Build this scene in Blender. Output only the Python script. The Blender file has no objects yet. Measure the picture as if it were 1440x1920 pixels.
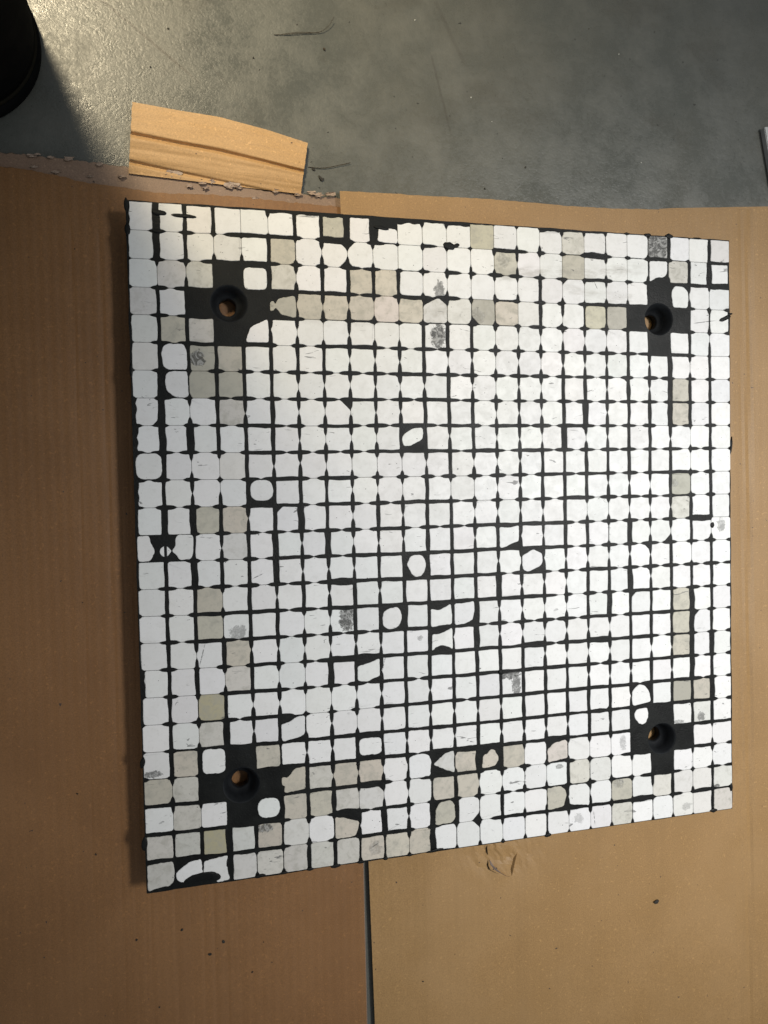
import bpy, bmesh, math, random
from mathutils import Vector, Matrix, noise
random.seed(11)
S = bpy.context.scene
C = S.collection

# ------------------------------------------------------------------ camera
ZT = 0.0292                      # height of the tile faces above the floor
RW = Matrix(((0.965862063, 0.02825147, -0.257511804),
             (-0.020193296, 0.999221748, 0.033884056),
             (0.258268669, -0.027527312, 0.965680869)))
CAM = Vector((0.023805494, 0.294169324, 0.603341506 + ZT))
cd = bpy.data.cameras.new("camera")
cam = bpy.data.objects.new("camera", cd)
C.objects.link(cam)
cam.matrix_world = Matrix.Translation(CAM) @ RW.to_4x4()
cd.sensor_fit = 'VERTICAL'
cd.sensor_height = 36
cd.lens = 1506.24 / 1920 * 36
cd.clip_start = 0.01
cd.clip_end = 60
S.camera = cam

# ------------------------------------------------------------------ world, lamps, exposure
w = bpy.data.worlds.new("World")
S.world = w
w.use_nodes = True
bg = w.node_tree.nodes['Background']
bg.inputs[0].default_value = (0.86, 0.93, 1.0, 1)
bg.inputs[1].default_value = 0.24
S.view_settings.view_transform = 'Standard'
S.view_settings.look = 'None'
S.view_settings.exposure = 0
S.view_settings.gamma = 1


def P(px, py, z=0.0):
    """point at height z seen at pixel (px, py) of the 1440 x 1920 photograph"""
    d = RW @ Vector(((px - 720) / 1506.24, -(py - 960) / 1506.24, -1))
    t = (z - CAM.z) / d.z
    return CAM + d * t


def area(name, loc, target, sx, sy, power, col, spread=180):
    l = bpy.data.lights.new(name, 'AREA')
    l.shape = 'RECTANGLE'
    l.size = sx
    l.size_y = sy
    l.energy = power
    l.color = col
    l.spread = math.radians(spread)
    o = bpy.data.objects.new(name, l)
    C.objects.link(o)
    o.location = loc
    d = Vector(target) - Vector(loc)
    o.rotation_euler = d.to_track_quat('-Z', 'Y').to_euler()
    return o


G = P(165, 150, 0)
area("window_light", G + Vector((-.145, .285, .53)).normalized() * 2.4, P(400, -120), 0.34, 0.34, 0.92, (1.0, 0.845, 0.57), 16)


def spot(name, loc, target, radius, blend, size, power, col):
    l = bpy.data.lights.new(name, 'SPOT')
    d = Vector(target) - Vector(loc)
    l.spot_size = 2 * math.atan(radius / d.length)
    l.spot_blend = blend
    l.shadow_soft_size = size
    l.energy = power
    l.color = col
    o = bpy.data.objects.new(name, l)
    C.objects.link(o)
    o.location = loc
    o.rotation_euler = d.to_track_quat('-Z', 'Y').to_euler()
    return o


spot("workshop_lamp", (1.30, 0.45, 2.2), P(1390, 1200), 0.60, 0.72, 0.30, 252, (1.0, 0.985, 0.955))
spot("added_warm_pool", (-0.9, -0.35, 1.6), P(-60, 1330), 0.20, 1.0, 0.08, 7, (1.0, 0.74, 0.48))  # added warm pool on the left cardboard, no such lamp is known

# ------------------------------------------------------------------ helpers


def link(name, me, mats, parent=None, smooth=False):
    o = bpy.data.objects.new(name, me)
    C.objects.link(o)
    for m in (mats if isinstance(mats, (list, tuple)) else [mats]):
        me.materials.append(m)
    if parent:
        o.parent = parent
    if smooth:
        for p in me.polygons:
            p.use_smooth = True
    return o


def mesh(name, vs, fs):
    me = bpy.data.meshes.new(name)
    me.from_pydata([tuple(v) for v in vs], [], fs)
    me.update()
    return me


def tag(o, label=None, cat=None, group=None, kind=None):
    if label: o['label'] = label
    if cat: o['category'] = cat
    if group: o['group'] = group
    if kind: o['kind'] = kind
    return o


def empty(name, loc):
    o = bpy.data.objects.new(name, None)
    C.objects.link(o)
    o.location = loc
    o.empty_display_size = 0.02
    return o


class Mat:
    def __init__(self, name, rough=0.5, spec=0.5):
        self.m = bpy.data.materials.new(name)
        self.m.use_nodes = True
        self.nt = self.m.node_tree
        self.b = self.nt.nodes['Principled BSDF']
        self.b.inputs['Roughness'].default_value = rough
        self.b.inputs['Specular IOR Level'].default_value = spec
        self.pos = self.nt.nodes.new('ShaderNodeNewGeometry').outputs['Position']

    def set(self, inp, v):
        if isinstance(v, bpy.types.NodeSocket):
            self.nt.links.new(v, inp)
        elif isinstance(v, (tuple, list)) and len(v) == 3 and inp.type == 'RGBA':
            inp.default_value = (*v, 1)
        else:
            inp.default_value = v

    def noise(self, scale, detail=4, rough=0.55, vec=None, stretch=None, dist=0.0):
        n = self.nt.nodes.new('ShaderNodeTexNoise')
        n.inputs['Scale'].default_value = scale
        n.inputs['Detail'].default_value = detail
        n.inputs['Roughness'].default_value = rough
        n.inputs['Distortion'].default_value = dist
        v = vec or self.pos
        if stretch:
            v = self.vm('MULTIPLY', v, stretch)
        self.nt.links.new(v, n.inputs['Vector'])
        return n.outputs['Fac']

    def voro(self, scale, out='Distance', feature='F1'):
        n = self.nt.nodes.new('ShaderNodeTexVoronoi')
        n.feature = feature
        n.inputs['Scale'].default_value = scale
        self.nt.links.new(self.pos, n.inputs['Vector'])
        return n.outputs[out]

    def vm(self, op, a, b=None):
        n = self.nt.nodes.new('ShaderNodeVectorMath')
        n.operation = op
        self.set(n.inputs[0], a)
        if b is not None: self.set(n.inputs[1], b)
        return n.outputs['Value'] if op in ('LENGTH', 'DISTANCE', 'DOT_PRODUCT') else n.outputs[0]

    def ma(self, op, a, b=None, clamp=False):
        n = self.nt.nodes.new('ShaderNodeMath')
        n.operation = op
        n.use_clamp = clamp
        self.set(n.inputs[0], a)
        if b is not None: self.set(n.inputs[1], b)
        return n.outputs[0]

    def ramp(self, v, a, b, lo=0.0, hi=1.0):
        n = self.nt.nodes.new('ShaderNodeMapRange')
        n.interpolation_type = 'SMOOTHSTEP'
        self.set(n.inputs[0], v)
        n.inputs[1].default_value = a
        n.inputs[2].default_value = b
        n.inputs[3].default_value = lo
        n.inputs[4].default_value = hi
        return n.outputs[0]

    def mix(self, f, a, b, mode='MIX'):
        n = self.nt.nodes.new('ShaderNodeMix')
        n.data_type = 'RGBA'
        n.blend_type = mode
        self.set(n.inputs[0], f)
        self.set(n.inputs[6], a)
        self.set(n.inputs[7], b)
        return n.outputs[2]

    def bump(self, h, strength=0.3, dist=0.001):
        n = self.nt.nodes.new('ShaderNodeBump')
        n.inputs['Strength'].default_value = strength
        n.inputs['Distance'].default_value = dist
        self.nt.links.new(h, n.inputs['Height'])
        self.nt.links.new(n.outputs[0], self.b.inputs['Normal'])

    def seg(self, a, b, width, wob=0.0):
        """mask of a thin line from a to b (world xy)"""
        a = Vector((a[0], a[1], 0)); b = Vector((b[0], b[1], 0))
        d = (b - a); L = d.length; d.normalize()
        p = self.vm('SUBTRACT', self.pos, tuple(a))
        al = self.vm('DOT_PRODUCT', p, tuple(d))
        ac = self.vm('DOT_PRODUCT', p, (-d.y, d.x, 0.0))
        if wob:
            ac = self.ma('ADD', ac, self.ma('MULTIPLY', self.ma('SUBTRACT', self.noise(9, 3), 0.5), wob))
        m = self.ramp(self.ma('ABSOLUTE', ac), width * .4, width, 1, 0)
        m = self.ma('MULTIPLY', m, self.ramp(al, -0.001, 0.004, 0, 1))
        return self.ma('MULTIPLY', m, self.ramp(al, L - min(0.05, L * .3), L, 1, 0))

    def col(self, c):
        self.set(self.b.inputs['Base Color'], c)

    def rough(self, v):
        self.set(self.b.inputs['Roughness'], v)


# ------------------------------------------------------------------ materials
def floor_mat():
    m = Mat('concrete', 0.4, 0.5)
    n1 = m.noise(6, 6, 0.66)
    n2 = m.noise(22, 8, 0.74, dist=.15)
    n3 = m.noise(260, 5, 0.7)
    c = m.mix(m.ramp(n1, .30, .75), (0.083, 0.088, 0.079), (0.108, 0.107, 0.090))
    c = m.mix(m.ramp(n2, .35, .85, 0, .5), c, (0.142, 0.142, 0.122))
    c = m.mix(m.ramp(n3, .45, .75, 0, .4), c, (0.060, 0.066, 0.058))
    st = m.noise(5, 5, .6, stretch=(1.0, .35, 1), dist=.5)
    c = m.mix(m.ramp(st, .54, .66, 0, .22), c, (0.21, 0.205, 0.18))
    st2 = m.noise(16, 6, .6, stretch=(.7, 1.3, 1), dist=.3)
    c = m.mix(m.ramp(st2, .56, .68, 0, .35), c, (0.075, 0.072, 0.058))
    for a, b, wd, k in (((190, 0), (385, 165), .0013, .95), ((808, 100), (852, 275), .0013, .4),
                        ((815, 0), (885, 150), .0022, .25), ((300, 0), (560, 330), .0010, .25)):
        pa, pb = P(*a), P(*b)
        s = m.seg(pa, pb, wd, .003)
        c = m.mix(m.ma('MULTIPLY', s, k), c, (0.06, 0.055, 0.045))
    sp = m.noise(190, 2, .5)
    c = m.mix(m.ramp(sp, .735, .76), c, (0.03, 0.03, 0.025))
    m.col(c)
    r = m.ma('ADD', m.ramp(n2, .3, .7, .20, .40), m.ramp(n3, .3, .7, -.05, .08))
    m.rough(r)
    h = m.ma('ADD', m.ma('MULTIPLY', n3, 1.0), m.ma('MULTIPLY', m.noise(110, 3, .5), .45))
    h = m.ma('ADD', h, m.ma('MULTIPLY', m.noise(620, 2, .5), .35))
    m.bump(h, .19, .0011)
    return m.m


def card_mat(name, c1, c2, dirx=True, flute=0.25, wr=0.0, grain=.22):
    m = Mat(name, 0.56, 0.5)
    n = m.noise(14, 5, .6)
    f = m.noise(900, 3, .7)
    c = m.mix(m.ramp(n, .3, .7), c1, c2)
    c = m.mix(m.ramp(f, .35, .7, 0, .6), c, tuple(x * .62 for x in c1))
    f2 = m.noise(420, 2, .5)
    c = m.mix(m.ramp(f2, .62, .74, 0, .45), c, tuple(min(1, x * 1.5) for x in c2))
    s = m.noise(60, 3, .6, stretch=(1, .05, 1) if dirx else (.05, 1, 1))
    c = m.mix(m.ramp(s, .45, .75, 0, grain), c, tuple(x * .7 for x in c1))
    bl = m.noise(5.5, 5, .65)
    c = m.mix(m.ramp(bl, .42, .70, 0, .30), c, (c2[0] * 1.12, c2[1] * 1.22, c2[2] * 1.55))
    sp = m.noise(230, 2, .5)
    c = m.mix(m.ramp(sp, .745, .765), c, (0.05, 0.03, 0.02))
    m.col(c)
    wv = m.nt.nodes.new('ShaderNodeTexWave')
    wv.bands_direction = 'X' if dirx else 'Y'
    wv.inputs['Scale'].default_value = 45
    wv.inputs['Distortion'].default_value = 0.4
    m.nt.links.new(m.pos, wv.inputs['Vector'])
    h = m.ma('ADD', m.ma('MULTIPLY', wv.outputs['Fac'], flute), m.ma('MULTIPLY', f, .25))
    h = m.ma('ADD', h, m.ma('MULTIPLY', m.noise(30, 4, .6), .6 + wr))
    m.bump(h, .35, .0012)
    return m.m


def tile_mat(name, chars=(), base_dirt=0.0):
    m = Mat(name, 0.5, 0.35)
    at = m.nt.nodes.new('ShaderNodeVertexColor')
    at.layer_name = 'tone'
    c = at.outputs['Color']
    gy = m.ramp(m.vm('DOT_PRODUCT', c, (0.33, 0.33, 0.33)), .50, .74, 1, 0)   # 1 for greyed tiles
    n1 = m.noise(150, 5, .6, dist=.5)
    n2 = m.noise(420, 4, .65)
    c = m.mix(m.ma('MULTIPLY', m.ramp(n1, .42, .75), m.ma('ADD', m.ma('MULTIPLY', gy, .60), .10)), c, (0.36, 0.35, 0.30))
    c = m.mix(m.ma('MULTIPLY', m.ramp(n2, .5, .8), m.ma('ADD', m.ma('MULTIPLY', gy, .4), .15)), c, (0.30, 0.29, 0.26))
    big = m.noise(26, 5, .65, dist=.4)
    c = m.mix(m.ramp(big, .56, .74, 0, .16), c, (0.55, 0.545, 0.52))
    # wiping smears that cross the upper rows
    for a, b, wd, k in (((930, 520), (1235, 500), .0075, .50), ((560, 600), (1000, 585), .006, .22),
                        ((1040, 540), (1220, 560), .006, .35)):
        pa, pb = P(*a, ZT), P(*b, ZT)
        s = m.seg(pa, pb, wd, .022)
        s = m.ma('MULTIPLY', s, m.ramp(m.noise(110, 5, .7, stretch=(.5, 1.6, 1)), .38, .66))
        c = m.mix(m.ma('MULTIPLY', s, k), c, (0.33, 0.31, 0.27))
    # scratches and specks of rubber
    sc = m.noise(210, 3, .5, stretch=(.35, 1.3, 1), dist=1.4)
    sc = m.ma('MULTIPLY', m.ramp(sc, .665, .70), m.ramp(m.noise(40, 2), .48, .6))
    c = m.mix(m.ma('MULTIPLY', sc, .75), c, (0.10, 0.10, 0.10))
    sp = m.noise(520, 1, .5)
    c = m.mix(m.ramp(sp, .775, .80, 0, .85), c, (0.05, 0.05, 0.05))
    for a, b in (((385, 1206), (374, 1251)), ((724, 1226), (715, 1262)), ((471, 1086), (495, 1074)), ((1114, 525), (1122, 543)), ((1098, 856), (1104, 873)),
                 ((1300, 607), (1345, 601)), ((845, 745), (858, 742)), ((690, 1592), (712, 1577)), ((1113, 1520), (1116, 1548)), ((655, 1106), (672, 1101))):
        sg = m.ma('MULTIPLY', m.seg(P(*a, ZT), P(*b, ZT), .00045, .004), m.ramp(m.noise(500, 3), .35, .5))
        c = m.mix(m.ma('MULTIPLY', sg, .85), c, (0.06, 0.06, 0.06))
    for (cx, cy, rx, ry, dens) in chars:
        q = P(cx, cy, ZT)
        d = m.vm('MULTIPLY', m.vm('SUBTRACT', m.pos, (q.x, q.y, ZT)), (2400.0 / rx, 2400.0 / ry, 1.0))
        d = m.vm('LENGTH', d)
        k = m.noise(240, 6, .7, dist=.8)
        mask = m.ma('SUBTRACT', m.ma('MULTIPLY', k, 2.2), d)
        mask = m.ma('MULTIPLY', m.ramp(mask, .0, .25), dens)
        cc = m.mix(m.ramp(m.noise(150, 6, .75, dist=2.5), .46, .58), (0.045, 0.045, 0.042), (0.34, 0.34, 0.33))
        c = m.mix(mask, c, cc)
    m.col(c)
    m.rough(m.ramp(n1, .3, .75, .42, .6))
    m.bump(m.ma('ADD', m.ma('MULTIPLY', n2, .5), n1), .14, .0006)
    return m.m


def rubber_mat():
    m = Mat('black_rubber', 0.5, 0.15)
    n = m.noise(60, 5, .6)
    n2 = m.noise(800, 3, .6)
    c = m.mix(m.ramp(n, .35, .7), (0.0045, 0.005, 0.0048), (0.009, 0.010, 0.0095))
    c = m.mix(m.ramp(m.noise(300, 5, .7), .60, .75, 0, .5), c, (0.035, 0.037, 0.036))
    m.col(c)
    m.rough(m.ramp(n, .3, .7, .40, .52))
    m.bump(m.ma('ADD', n2, m.ma('MULTIPLY', m.noise(120, 4, .6), 1.2)), .35, .0006)
    return m.m


def plain(name, c1, c2, rough=.6, scale=80, spec=.4, metal=0.0, bump=.2):
    m = Mat(name, rough, spec)
    n = m.noise(scale, 5, .65)
    m.col(m.mix(m.ramp(n, .35, .7), c1, c2))
    m.b.inputs['Metallic'].default_value = metal
    m.bump(m.noise(scale * 6, 4, .6), bump, .0006)
    return m.m


M_floor = floor_mat()
M_cardA = card_mat('shaded_cardboard', (0.212, 0.096, 0.027), (0.252, 0.118, 0.036), True, .22)  # same kraft as the right sheet, shade of the left side put into the colour
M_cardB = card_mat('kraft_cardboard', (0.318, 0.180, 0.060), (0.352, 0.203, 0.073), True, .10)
M_cardC = card_mat('golden_cardboard', (0.50, 0.30, 0.125), (0.56, 0.345, 0.155), False, .03, .1, .05)
M_torn = card_mat('torn_paper', (0.33, 0.24, 0.175), (0.42, 0.32, 0.25), False, .05, .8)
M_rub = rubber_mat()
M_cup = plain('hole_rubber', (0.009, 0.010, 0.012), (0.017, 0.019, 0.021), .6, 90, .25)
M_steel = plain('rusty_steel', (0.22, 0.13, 0.07), (0.33, 0.20, 0.11), .5, 120, .5, .3)
M_boot = plain('black_leather', (0.008, 0.009, 0.009), (0.014, 0.014, 0.013), .5, 120)
M_sole = plain('boot_sole', (0.010, 0.010, 0.010), (0.02, 0.02, 0.019), .7, 150)
M_welt = plain('welt_stitching', (0.055, 0.048, 0.02), (0.035, 0.03, 0.015), .6, 300)
M_cloth = plain('dark_trouser_cloth', (0.012, 0.014, 0.018), (0.02, 0.022, 0.027), .9, 400)
M_grey = plain('grey_metal', (0.40, 0.41, 0.40), (0.50, 0.50, 0.49), .45, 90, .5, .4)
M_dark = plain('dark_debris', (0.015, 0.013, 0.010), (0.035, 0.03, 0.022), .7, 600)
M_pale = plain('pale_debris', (0.5, 0.5, 0.46), (0.6, 0.6, 0.56), .6, 600)
M_wire = plain('brown_fibre', (0.03, 0.022, 0.014), (0.06, 0.045, 0.03), .5, 500)

# ------------------------------------------------------------------ floor
N = 60
vs, fs = [], []
fl = bpy.data.meshes.new('concrete_floor')
bm = bmesh.new()
for x, y in ((-9, -9), (10, -9), (10, 10), (-9, 10)):
    bm.verts.new((x, y, 0))
bm.faces.new(bm.verts)
bm.to_mesh(fl)
o = link('concrete_floor', fl, M_floor)
tag(o, 'grey green polished concrete workshop floor with hairline cracks', kind='structure')


# ------------------------------------------------------------------ cardboard
def interp(pts, x):
    if x <= pts[0][0]: return pts[0][1]
    for (a, b), (c, d) in zip(pts, pts[1:]):
        if x <= c:
            return b + (d - b) * (x - a) / (c - a) if c > a else d
    return pts[-1][1]


def sheet(name, xl, xr, top, ybot, z, th, nu, nv, mat, rag=0.0, zf=None, parent=None, ragx=0.0):
    """sheet in photo pixels: xl(y), xr(y) side edges, top(x) upper edge; z bottom, th thickness"""
    vs, fs = [], []
    for layer in (1, 0):
        for j in range(nv + 1):
            tj = (j / nv)
            tj = tj ** 1.3
            for i in range(nu + 1):
                ti = i / nu
                y0 = 400
                x = xl(y0) * (1 - ti) + xr(y0) * ti
                yt = interp(top, x)
                for _ in range(2):
                    y = yt + (ybot - yt) * tj
                    x = xl(y) * (1 - ti) + xr(y) * ti
                    yt = interp(top, x)
                if j == 0 and rag:
                    yt += rag * (noise.noise(Vector((x * .09, 3.3, layer * .3))) + .7 * noise.noise(Vector((x * .35, 7.1, 0))))
                y = yt + (ybot - yt) * tj
                if i == 0 and ragx: x += ragx * noise.noise(Vector((y * .12, 1.3, 0)))
                if i == nu and ragx: x += ragx * noise.noise(Vector((y * .12, 9.3, 0)))
                zz = z + th * layer
                if zf: zz += zf(x, y)
                vs.append(P(x, y, zz))
    n1 = (nu + 1) * (nv + 1)
    for j in range(nv):
        for i in range(nu):
            a = j * (nu + 1) + i
            fs.append((a, a + nu + 1, a + nu + 2, a + 1))
            fs.append((n1 + a, n1 + a + 1, n1 + a + nu + 2, n1 + a + nu + 1))
    rim = [i for i in range(nu + 1)] + [j * (nu + 1) + nu for j in range(1, nv + 1)] + \
          [nv * (nu + 1) + i for i in range(nu - 1, -1, -1)] + [j * (nu + 1) for j in range(nv - 1, 0, -1)]
    for a, b in zip(rim, rim[1:] + rim[:1]):
        fs.append((a, b, n1 + b, n1 + a))
    me = mesh(name, vs, fs)
    return link(name, me, mat, parent)


# left sheet with its torn upper edge (lower ply) and the upper ply lying back from it
topA = [(-500, 262), (0, 286), (60, 291), (110, 297), (150, 301), (205, 310), (240, 314), (290, 318), (335, 326), (350, 336),
        (400, 343), (440, 349), (500, 358), (580, 366), (640, 372), (700, 380)]
topA2 = [(-500, 290), (0, 312), (60, 319), (110, 330), (165, 343), (230, 352), (300, 362), (400, 366), (480, 372), (560, 381),
         (640, 388), (700, 395)]
EA = [(300, 640), (380, 643), (1615, 682), (1920, 689), (2400, 700)]
rA = lambda y: interp(EA, y)


def zA(x, y):
    return 0.0006 * noise.noise(Vector((x * .004, y * .003, 1))) + (y > 430) * sum(-.00022 * math.exp(-((x - a - (y - 900) * .035) / 3.5) ** 2) for a in (203, 226, 244, 255, 300, 330, 352, 372, 395, 418, 150))


emA = empty('cardboard_sheet', P(300, 1200, 0))
emA.location.z = 0
tag(emA, 'large cardboard sheet with shade put into its brown tone, under the left half of the panel, upper edge torn', 'cardboard', 'flat cardboard sheets on the floor')


def reparent(o, e):
    o.parent = e
    o.matrix_parent_inverse = Matrix.Translation(e.location).inverted()


M_peel = card_mat('peeled_cardboard', (0.225, 0.143, 0.092), (0.272, 0.180, 0.122), True, .10)
o1 = sheet('lower_ply', lambda y: -500, rA, topA, 2400, 0.0006, 0.0014, 260, 30, M_peel, rag=3.2, zf=zA)
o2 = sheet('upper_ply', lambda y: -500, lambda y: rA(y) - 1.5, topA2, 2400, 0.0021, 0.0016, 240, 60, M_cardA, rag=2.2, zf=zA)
reparent(o1, emA); reparent(o2, emA)


def scrap(cx, cy, r, z, mat, name, parent=None, th=.0005, sx=1.0, seed=0, curl=.002):
    rnd = random.Random(seed)
    n = 11
    pts = []
    for k in range(n):
        a = 2 * math.pi * k / n
        rr = r * rnd.uniform(.5, 1.1)
        pts.append((cx + sx * rr * math.cos(a), cy + rr * math.sin(a) * .7))
    vs = [P(cx, cy, z + curl * .4 + th)] + [P(x, y, z + th + rnd.random() * curl) for x, y in pts]
    vs += [P(cx, cy, z + curl * .4)] + [v - Vector((0, 0, th)) for v in vs[1:]]
    fs = []
    for k in range(n):
        a, b = 1 + k, 1 + (k + 1) % n
        fs += [(0, b, a), (n + 1, n + 1 + a, n + 1 + b), (a, b, n + 1 + b, n + 1 + a)]
    o = link(name, mesh(name, vs, fs), mat)
    if parent: reparent(o, parent)
    return o


k = 0
for cx, cy, r, sx in ((60, 291, 6, 2.0), (70, 289, 4, 1.6), (128, 297, 7, 1.8), (96, 295, 5, 1.6), (186, 307, 5, 1.5),
                      (325, 324, 11, 1.7), (318, 327, 9, 1.5), (336, 331, 7, 1.4), (397, 340, 7, 1.3), (436, 345, 12, 1.5),
                      (430, 349, 7, 1.5), (447, 351, 6, 1.5), (516, 357, 6, 1.8), (585, 361, 6, 2.0), (598, 366, 7, 1.5),
                      (560, 364, 6, 1.8), (620, 363, 7, 1.6), (380, 343, 5, 2.0), (64, 312, 4, 2.2), (105, 322, 4, 2.4),
                      (170, 330, 4, 2.0), (228, 331, 4, 2.2), (478, 371, 5, 1.5), (385, 352, 4, 2.0), (355, 348, 5, 1.5)):
    k += 1
    scrap(cx, cy, r, 0.0026 if cy < 400 else .003, M_torn, 'torn_paper_flake', emA, sx=sx, seed=k, curl=.0018)

# right sheet, its left edge cut straight and lying over the left sheet at the top
EB = [(300, 636), (360, 637), (440, 641), (1615, 691), (1920, 703), (2400, 720)]
lB = lambda y: interp(EB, y)
topB = [(600, 356), (637, 358), (720, 362), (800, 367), (915, 373), (1000, 380), (1060, 386), (1150, 391), (1250, 393), (1440, 392), (2100, 388)]


def zB(x, y):
    z = 0.0007 * noise.noise(Vector((x * .0035, y * .003, 5)))
    # folded vertical crease near the right edge
    z -= 0.0009 * math.exp(-((x - 1405) / 5.0) ** 2) + .0004 * math.exp(-((x - 1390) / 6.0) ** 2)
    z -= .0031 * min(1, max(0, (y - 900) / 500)) * min(1, max(0, (800 - x) / 90))
    # dented patch below the panel
    dx, dy = (x - 940) / 52.0, (y - 1600) / 34.0
    d = dx * dx + dy * dy
    if d < 4:
        f = abs(noise.noise(Vector((x * .035, y * .018, 2)))) + .5 * abs(noise.noise(Vector((x * .1, y * .03, 4))))
        z += 0.0042 * (f - .25) * math.exp(-d * .8)
    return z


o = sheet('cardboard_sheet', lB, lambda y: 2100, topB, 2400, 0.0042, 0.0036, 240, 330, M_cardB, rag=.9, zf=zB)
tag(o, 'pale kraft cardboard sheet under the right half of the panel, dented below it', 'cardboard', 'flat cardboard sheets on the floor')

# a third sheet peeping out beneath at the right
topD = [(1235, 391.5), (1260, 390), (1330, 389), (1440, 387.5), (2100, 384)]
o = sheet('cardboard_sheet', lambda y: 1236 + (y - 400) * .02, lambda y: 2080, topD, 1200, 0.0004, 0.0030, 30, 10, M_cardB, rag=.8)
tag(o, 'hidden cardboard sheet whose thin brown edge shows beneath the kraft sheet at right', 'cardboard', 'flat cardboard sheets on the floor')


# small folded offcut on the bare concrete
def offcut():
    TL, TR, BR, BL = (248, 191), (577, 268), (564, 364), (241, 325)
    mids = [(248, 191), (330, 206), (410, 219), (500, 243), (577, 268)]
    nu, nv = 80, 80
    vs, fs = [], []
    for layer in (1, 0):
        for j in range(nv + 1):
            t = j / nv
            for i in range(nu + 1):
                s = i / nu
                x0 = TL[0] + (TR[0] - TL[0]) * s
                y0 = interp(mids, x0)
                x1 = BL[0] + (BR[0] - BL[0]) * s
                y1 = BL[1] + (BR[1] - BL[1]) * s
                x = x0 + (x1 - x0) * t
                y = y0 + (y1 - y0) * t
                if i in (0, nu): x += 1.2 * noise.noise(Vector((t * 14, i, 0)))
                tc = .45 + .11 * s
                td = .84 + .22 * s
                z = .0012 + .0075 * (1 - s * .35) * (1 - abs(t - tc) / .6 if t > tc else 1 - (tc - t) * .5)
                z -= .0042 * math.exp(-((t - tc) / .030) ** 2) + .0030 * math.exp(-((t - td) / .026) ** 2)
                z += .0005 * noise.noise(Vector((s * 4, t * 10, 0))) + .00005 * math.sin(t * 75)
                z = max(z, .0006) if t < .8 else z
                z *= (1 if t < .8 else max(.25, 1 - (t - .8) * 2.6))
                vs.append(P(x, y, 0.0004 + z * .8 + .0026 * layer))
    n1 = (nu + 1) * (nv + 1)
    for j in range(nv):
        for i in range(nu):
            a = j * (nu + 1) + i
            fs.append((a, a + nu + 1, a + nu + 2, a + 1))
            fs.append((n1 + a, n1 + a + 1, n1 + a + nu + 2, n1 + a + nu + 1))
    rim = [i for i in range(nu + 1)] + [j * (nu + 1) + nu for j in range(1, nv + 1)] + \
          [nv * (nu + 1) + i for i in range(nu - 1, -1, -1)] + [j * (nu + 1) for j in range(nv - 1, 0, -1)]
    for a, b in zip(rim, rim[1:] + rim[:1]):
        fs.append((a, b, n1 + b, n1 + a))
    o = link('cardboard_offcut', mesh('cardboard_offcut', vs, fs), M_cardC)
    tag(o, 'small golden corrugated cardboard offcut with two long creases, on bare concrete', 'cardboard')


offcut()

# ------------------------------------------------------------------ the tiled panel
panel = empty('ceramic_tile_panel', (0, 0, 0.0))
panel.location = (0.25, 0.25, 0.0082)
tag(panel, 'square black rubber panel inlaid with small white ceramic tiles, a bolt hole near each corner', 'tile panel')
DY = [(0, 2), (3, 3), (5, 1), (8, 0), (10, -2), (13, -4), (16, -8), (19, -8), (22, -8), (24, -3), (25, 1)]


def gp(c, r):
    """crossing of the tile joints, in metres"""
    x = c * .02
    y = (25 - r) * .02
    y -= interp(DY, r) / 2600 * math.exp(-c / 4)
    ww = min(1, c, 25 - c) * min(1, r, 25 - r)
    x += ww * .00035 * noise.noise(Vector((c * .31, r * .23, 2))) * 1.5
    y += ww * .00035 * noise.noise(Vector((c * .27, r * .33, 9))) * 1.5
    return x, y


V = """W F F . s F F W W . s s . . e e s s t . t F . F
W F e e F t c c b . a a e b c a . . b . e e F W
s y F F F c F F F F a b s b b F e a b e F F c s
F F F F F c c c b s t s t t . F S T T F F F F T
F F F F p c e p e e F F F b b c y c b F F F F E
F F F F F F F c c p F c p b c b p c p F p W b F
W t F F F c c c p c c F c b p c F F p F p W F F
W b F p F c c c p p F F F c p c F W p F F W F F
W W F F F p c c c F F p F c p c W c p F F p a F
W b s F p p c b b b c F c c p F F F F F F F a F
F p E F F F F c c b F b a c p F F F p p c F t F
W W F p F W F c F p F F c c p c F b b c c p F F
W F p F W p W c p p F F p F p p F F t W c c F e
F W F F W p p p F F F F F p c p p c c p p F a F
F F b F p F p F p F F F F W p p c F F W p F F F
F F t F F b c F F W F p W p c c c F W F F F W F
F c F p p c c p p F F p W p c c c p c F F F W F
F F b F b b W F p F F F F F F p c c c F c p W W
F t F c c s b c c F p F F F F F F p p p F p W F
F b W p F e p b p F p p p p F F F F F p F F F W
F F F F T p p F F p p p F p p p p F F F F F F F
b F F F F F c c c c W b W F s t b s s F F F F b
s s F F F F F s c c T F c b b e F t t s F F s b
T F W F T b T p W p W W t F e e W c t t S F e F
t s W t t F F T T s W t t s t T s s t t t t . F""".split('\n')
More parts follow.
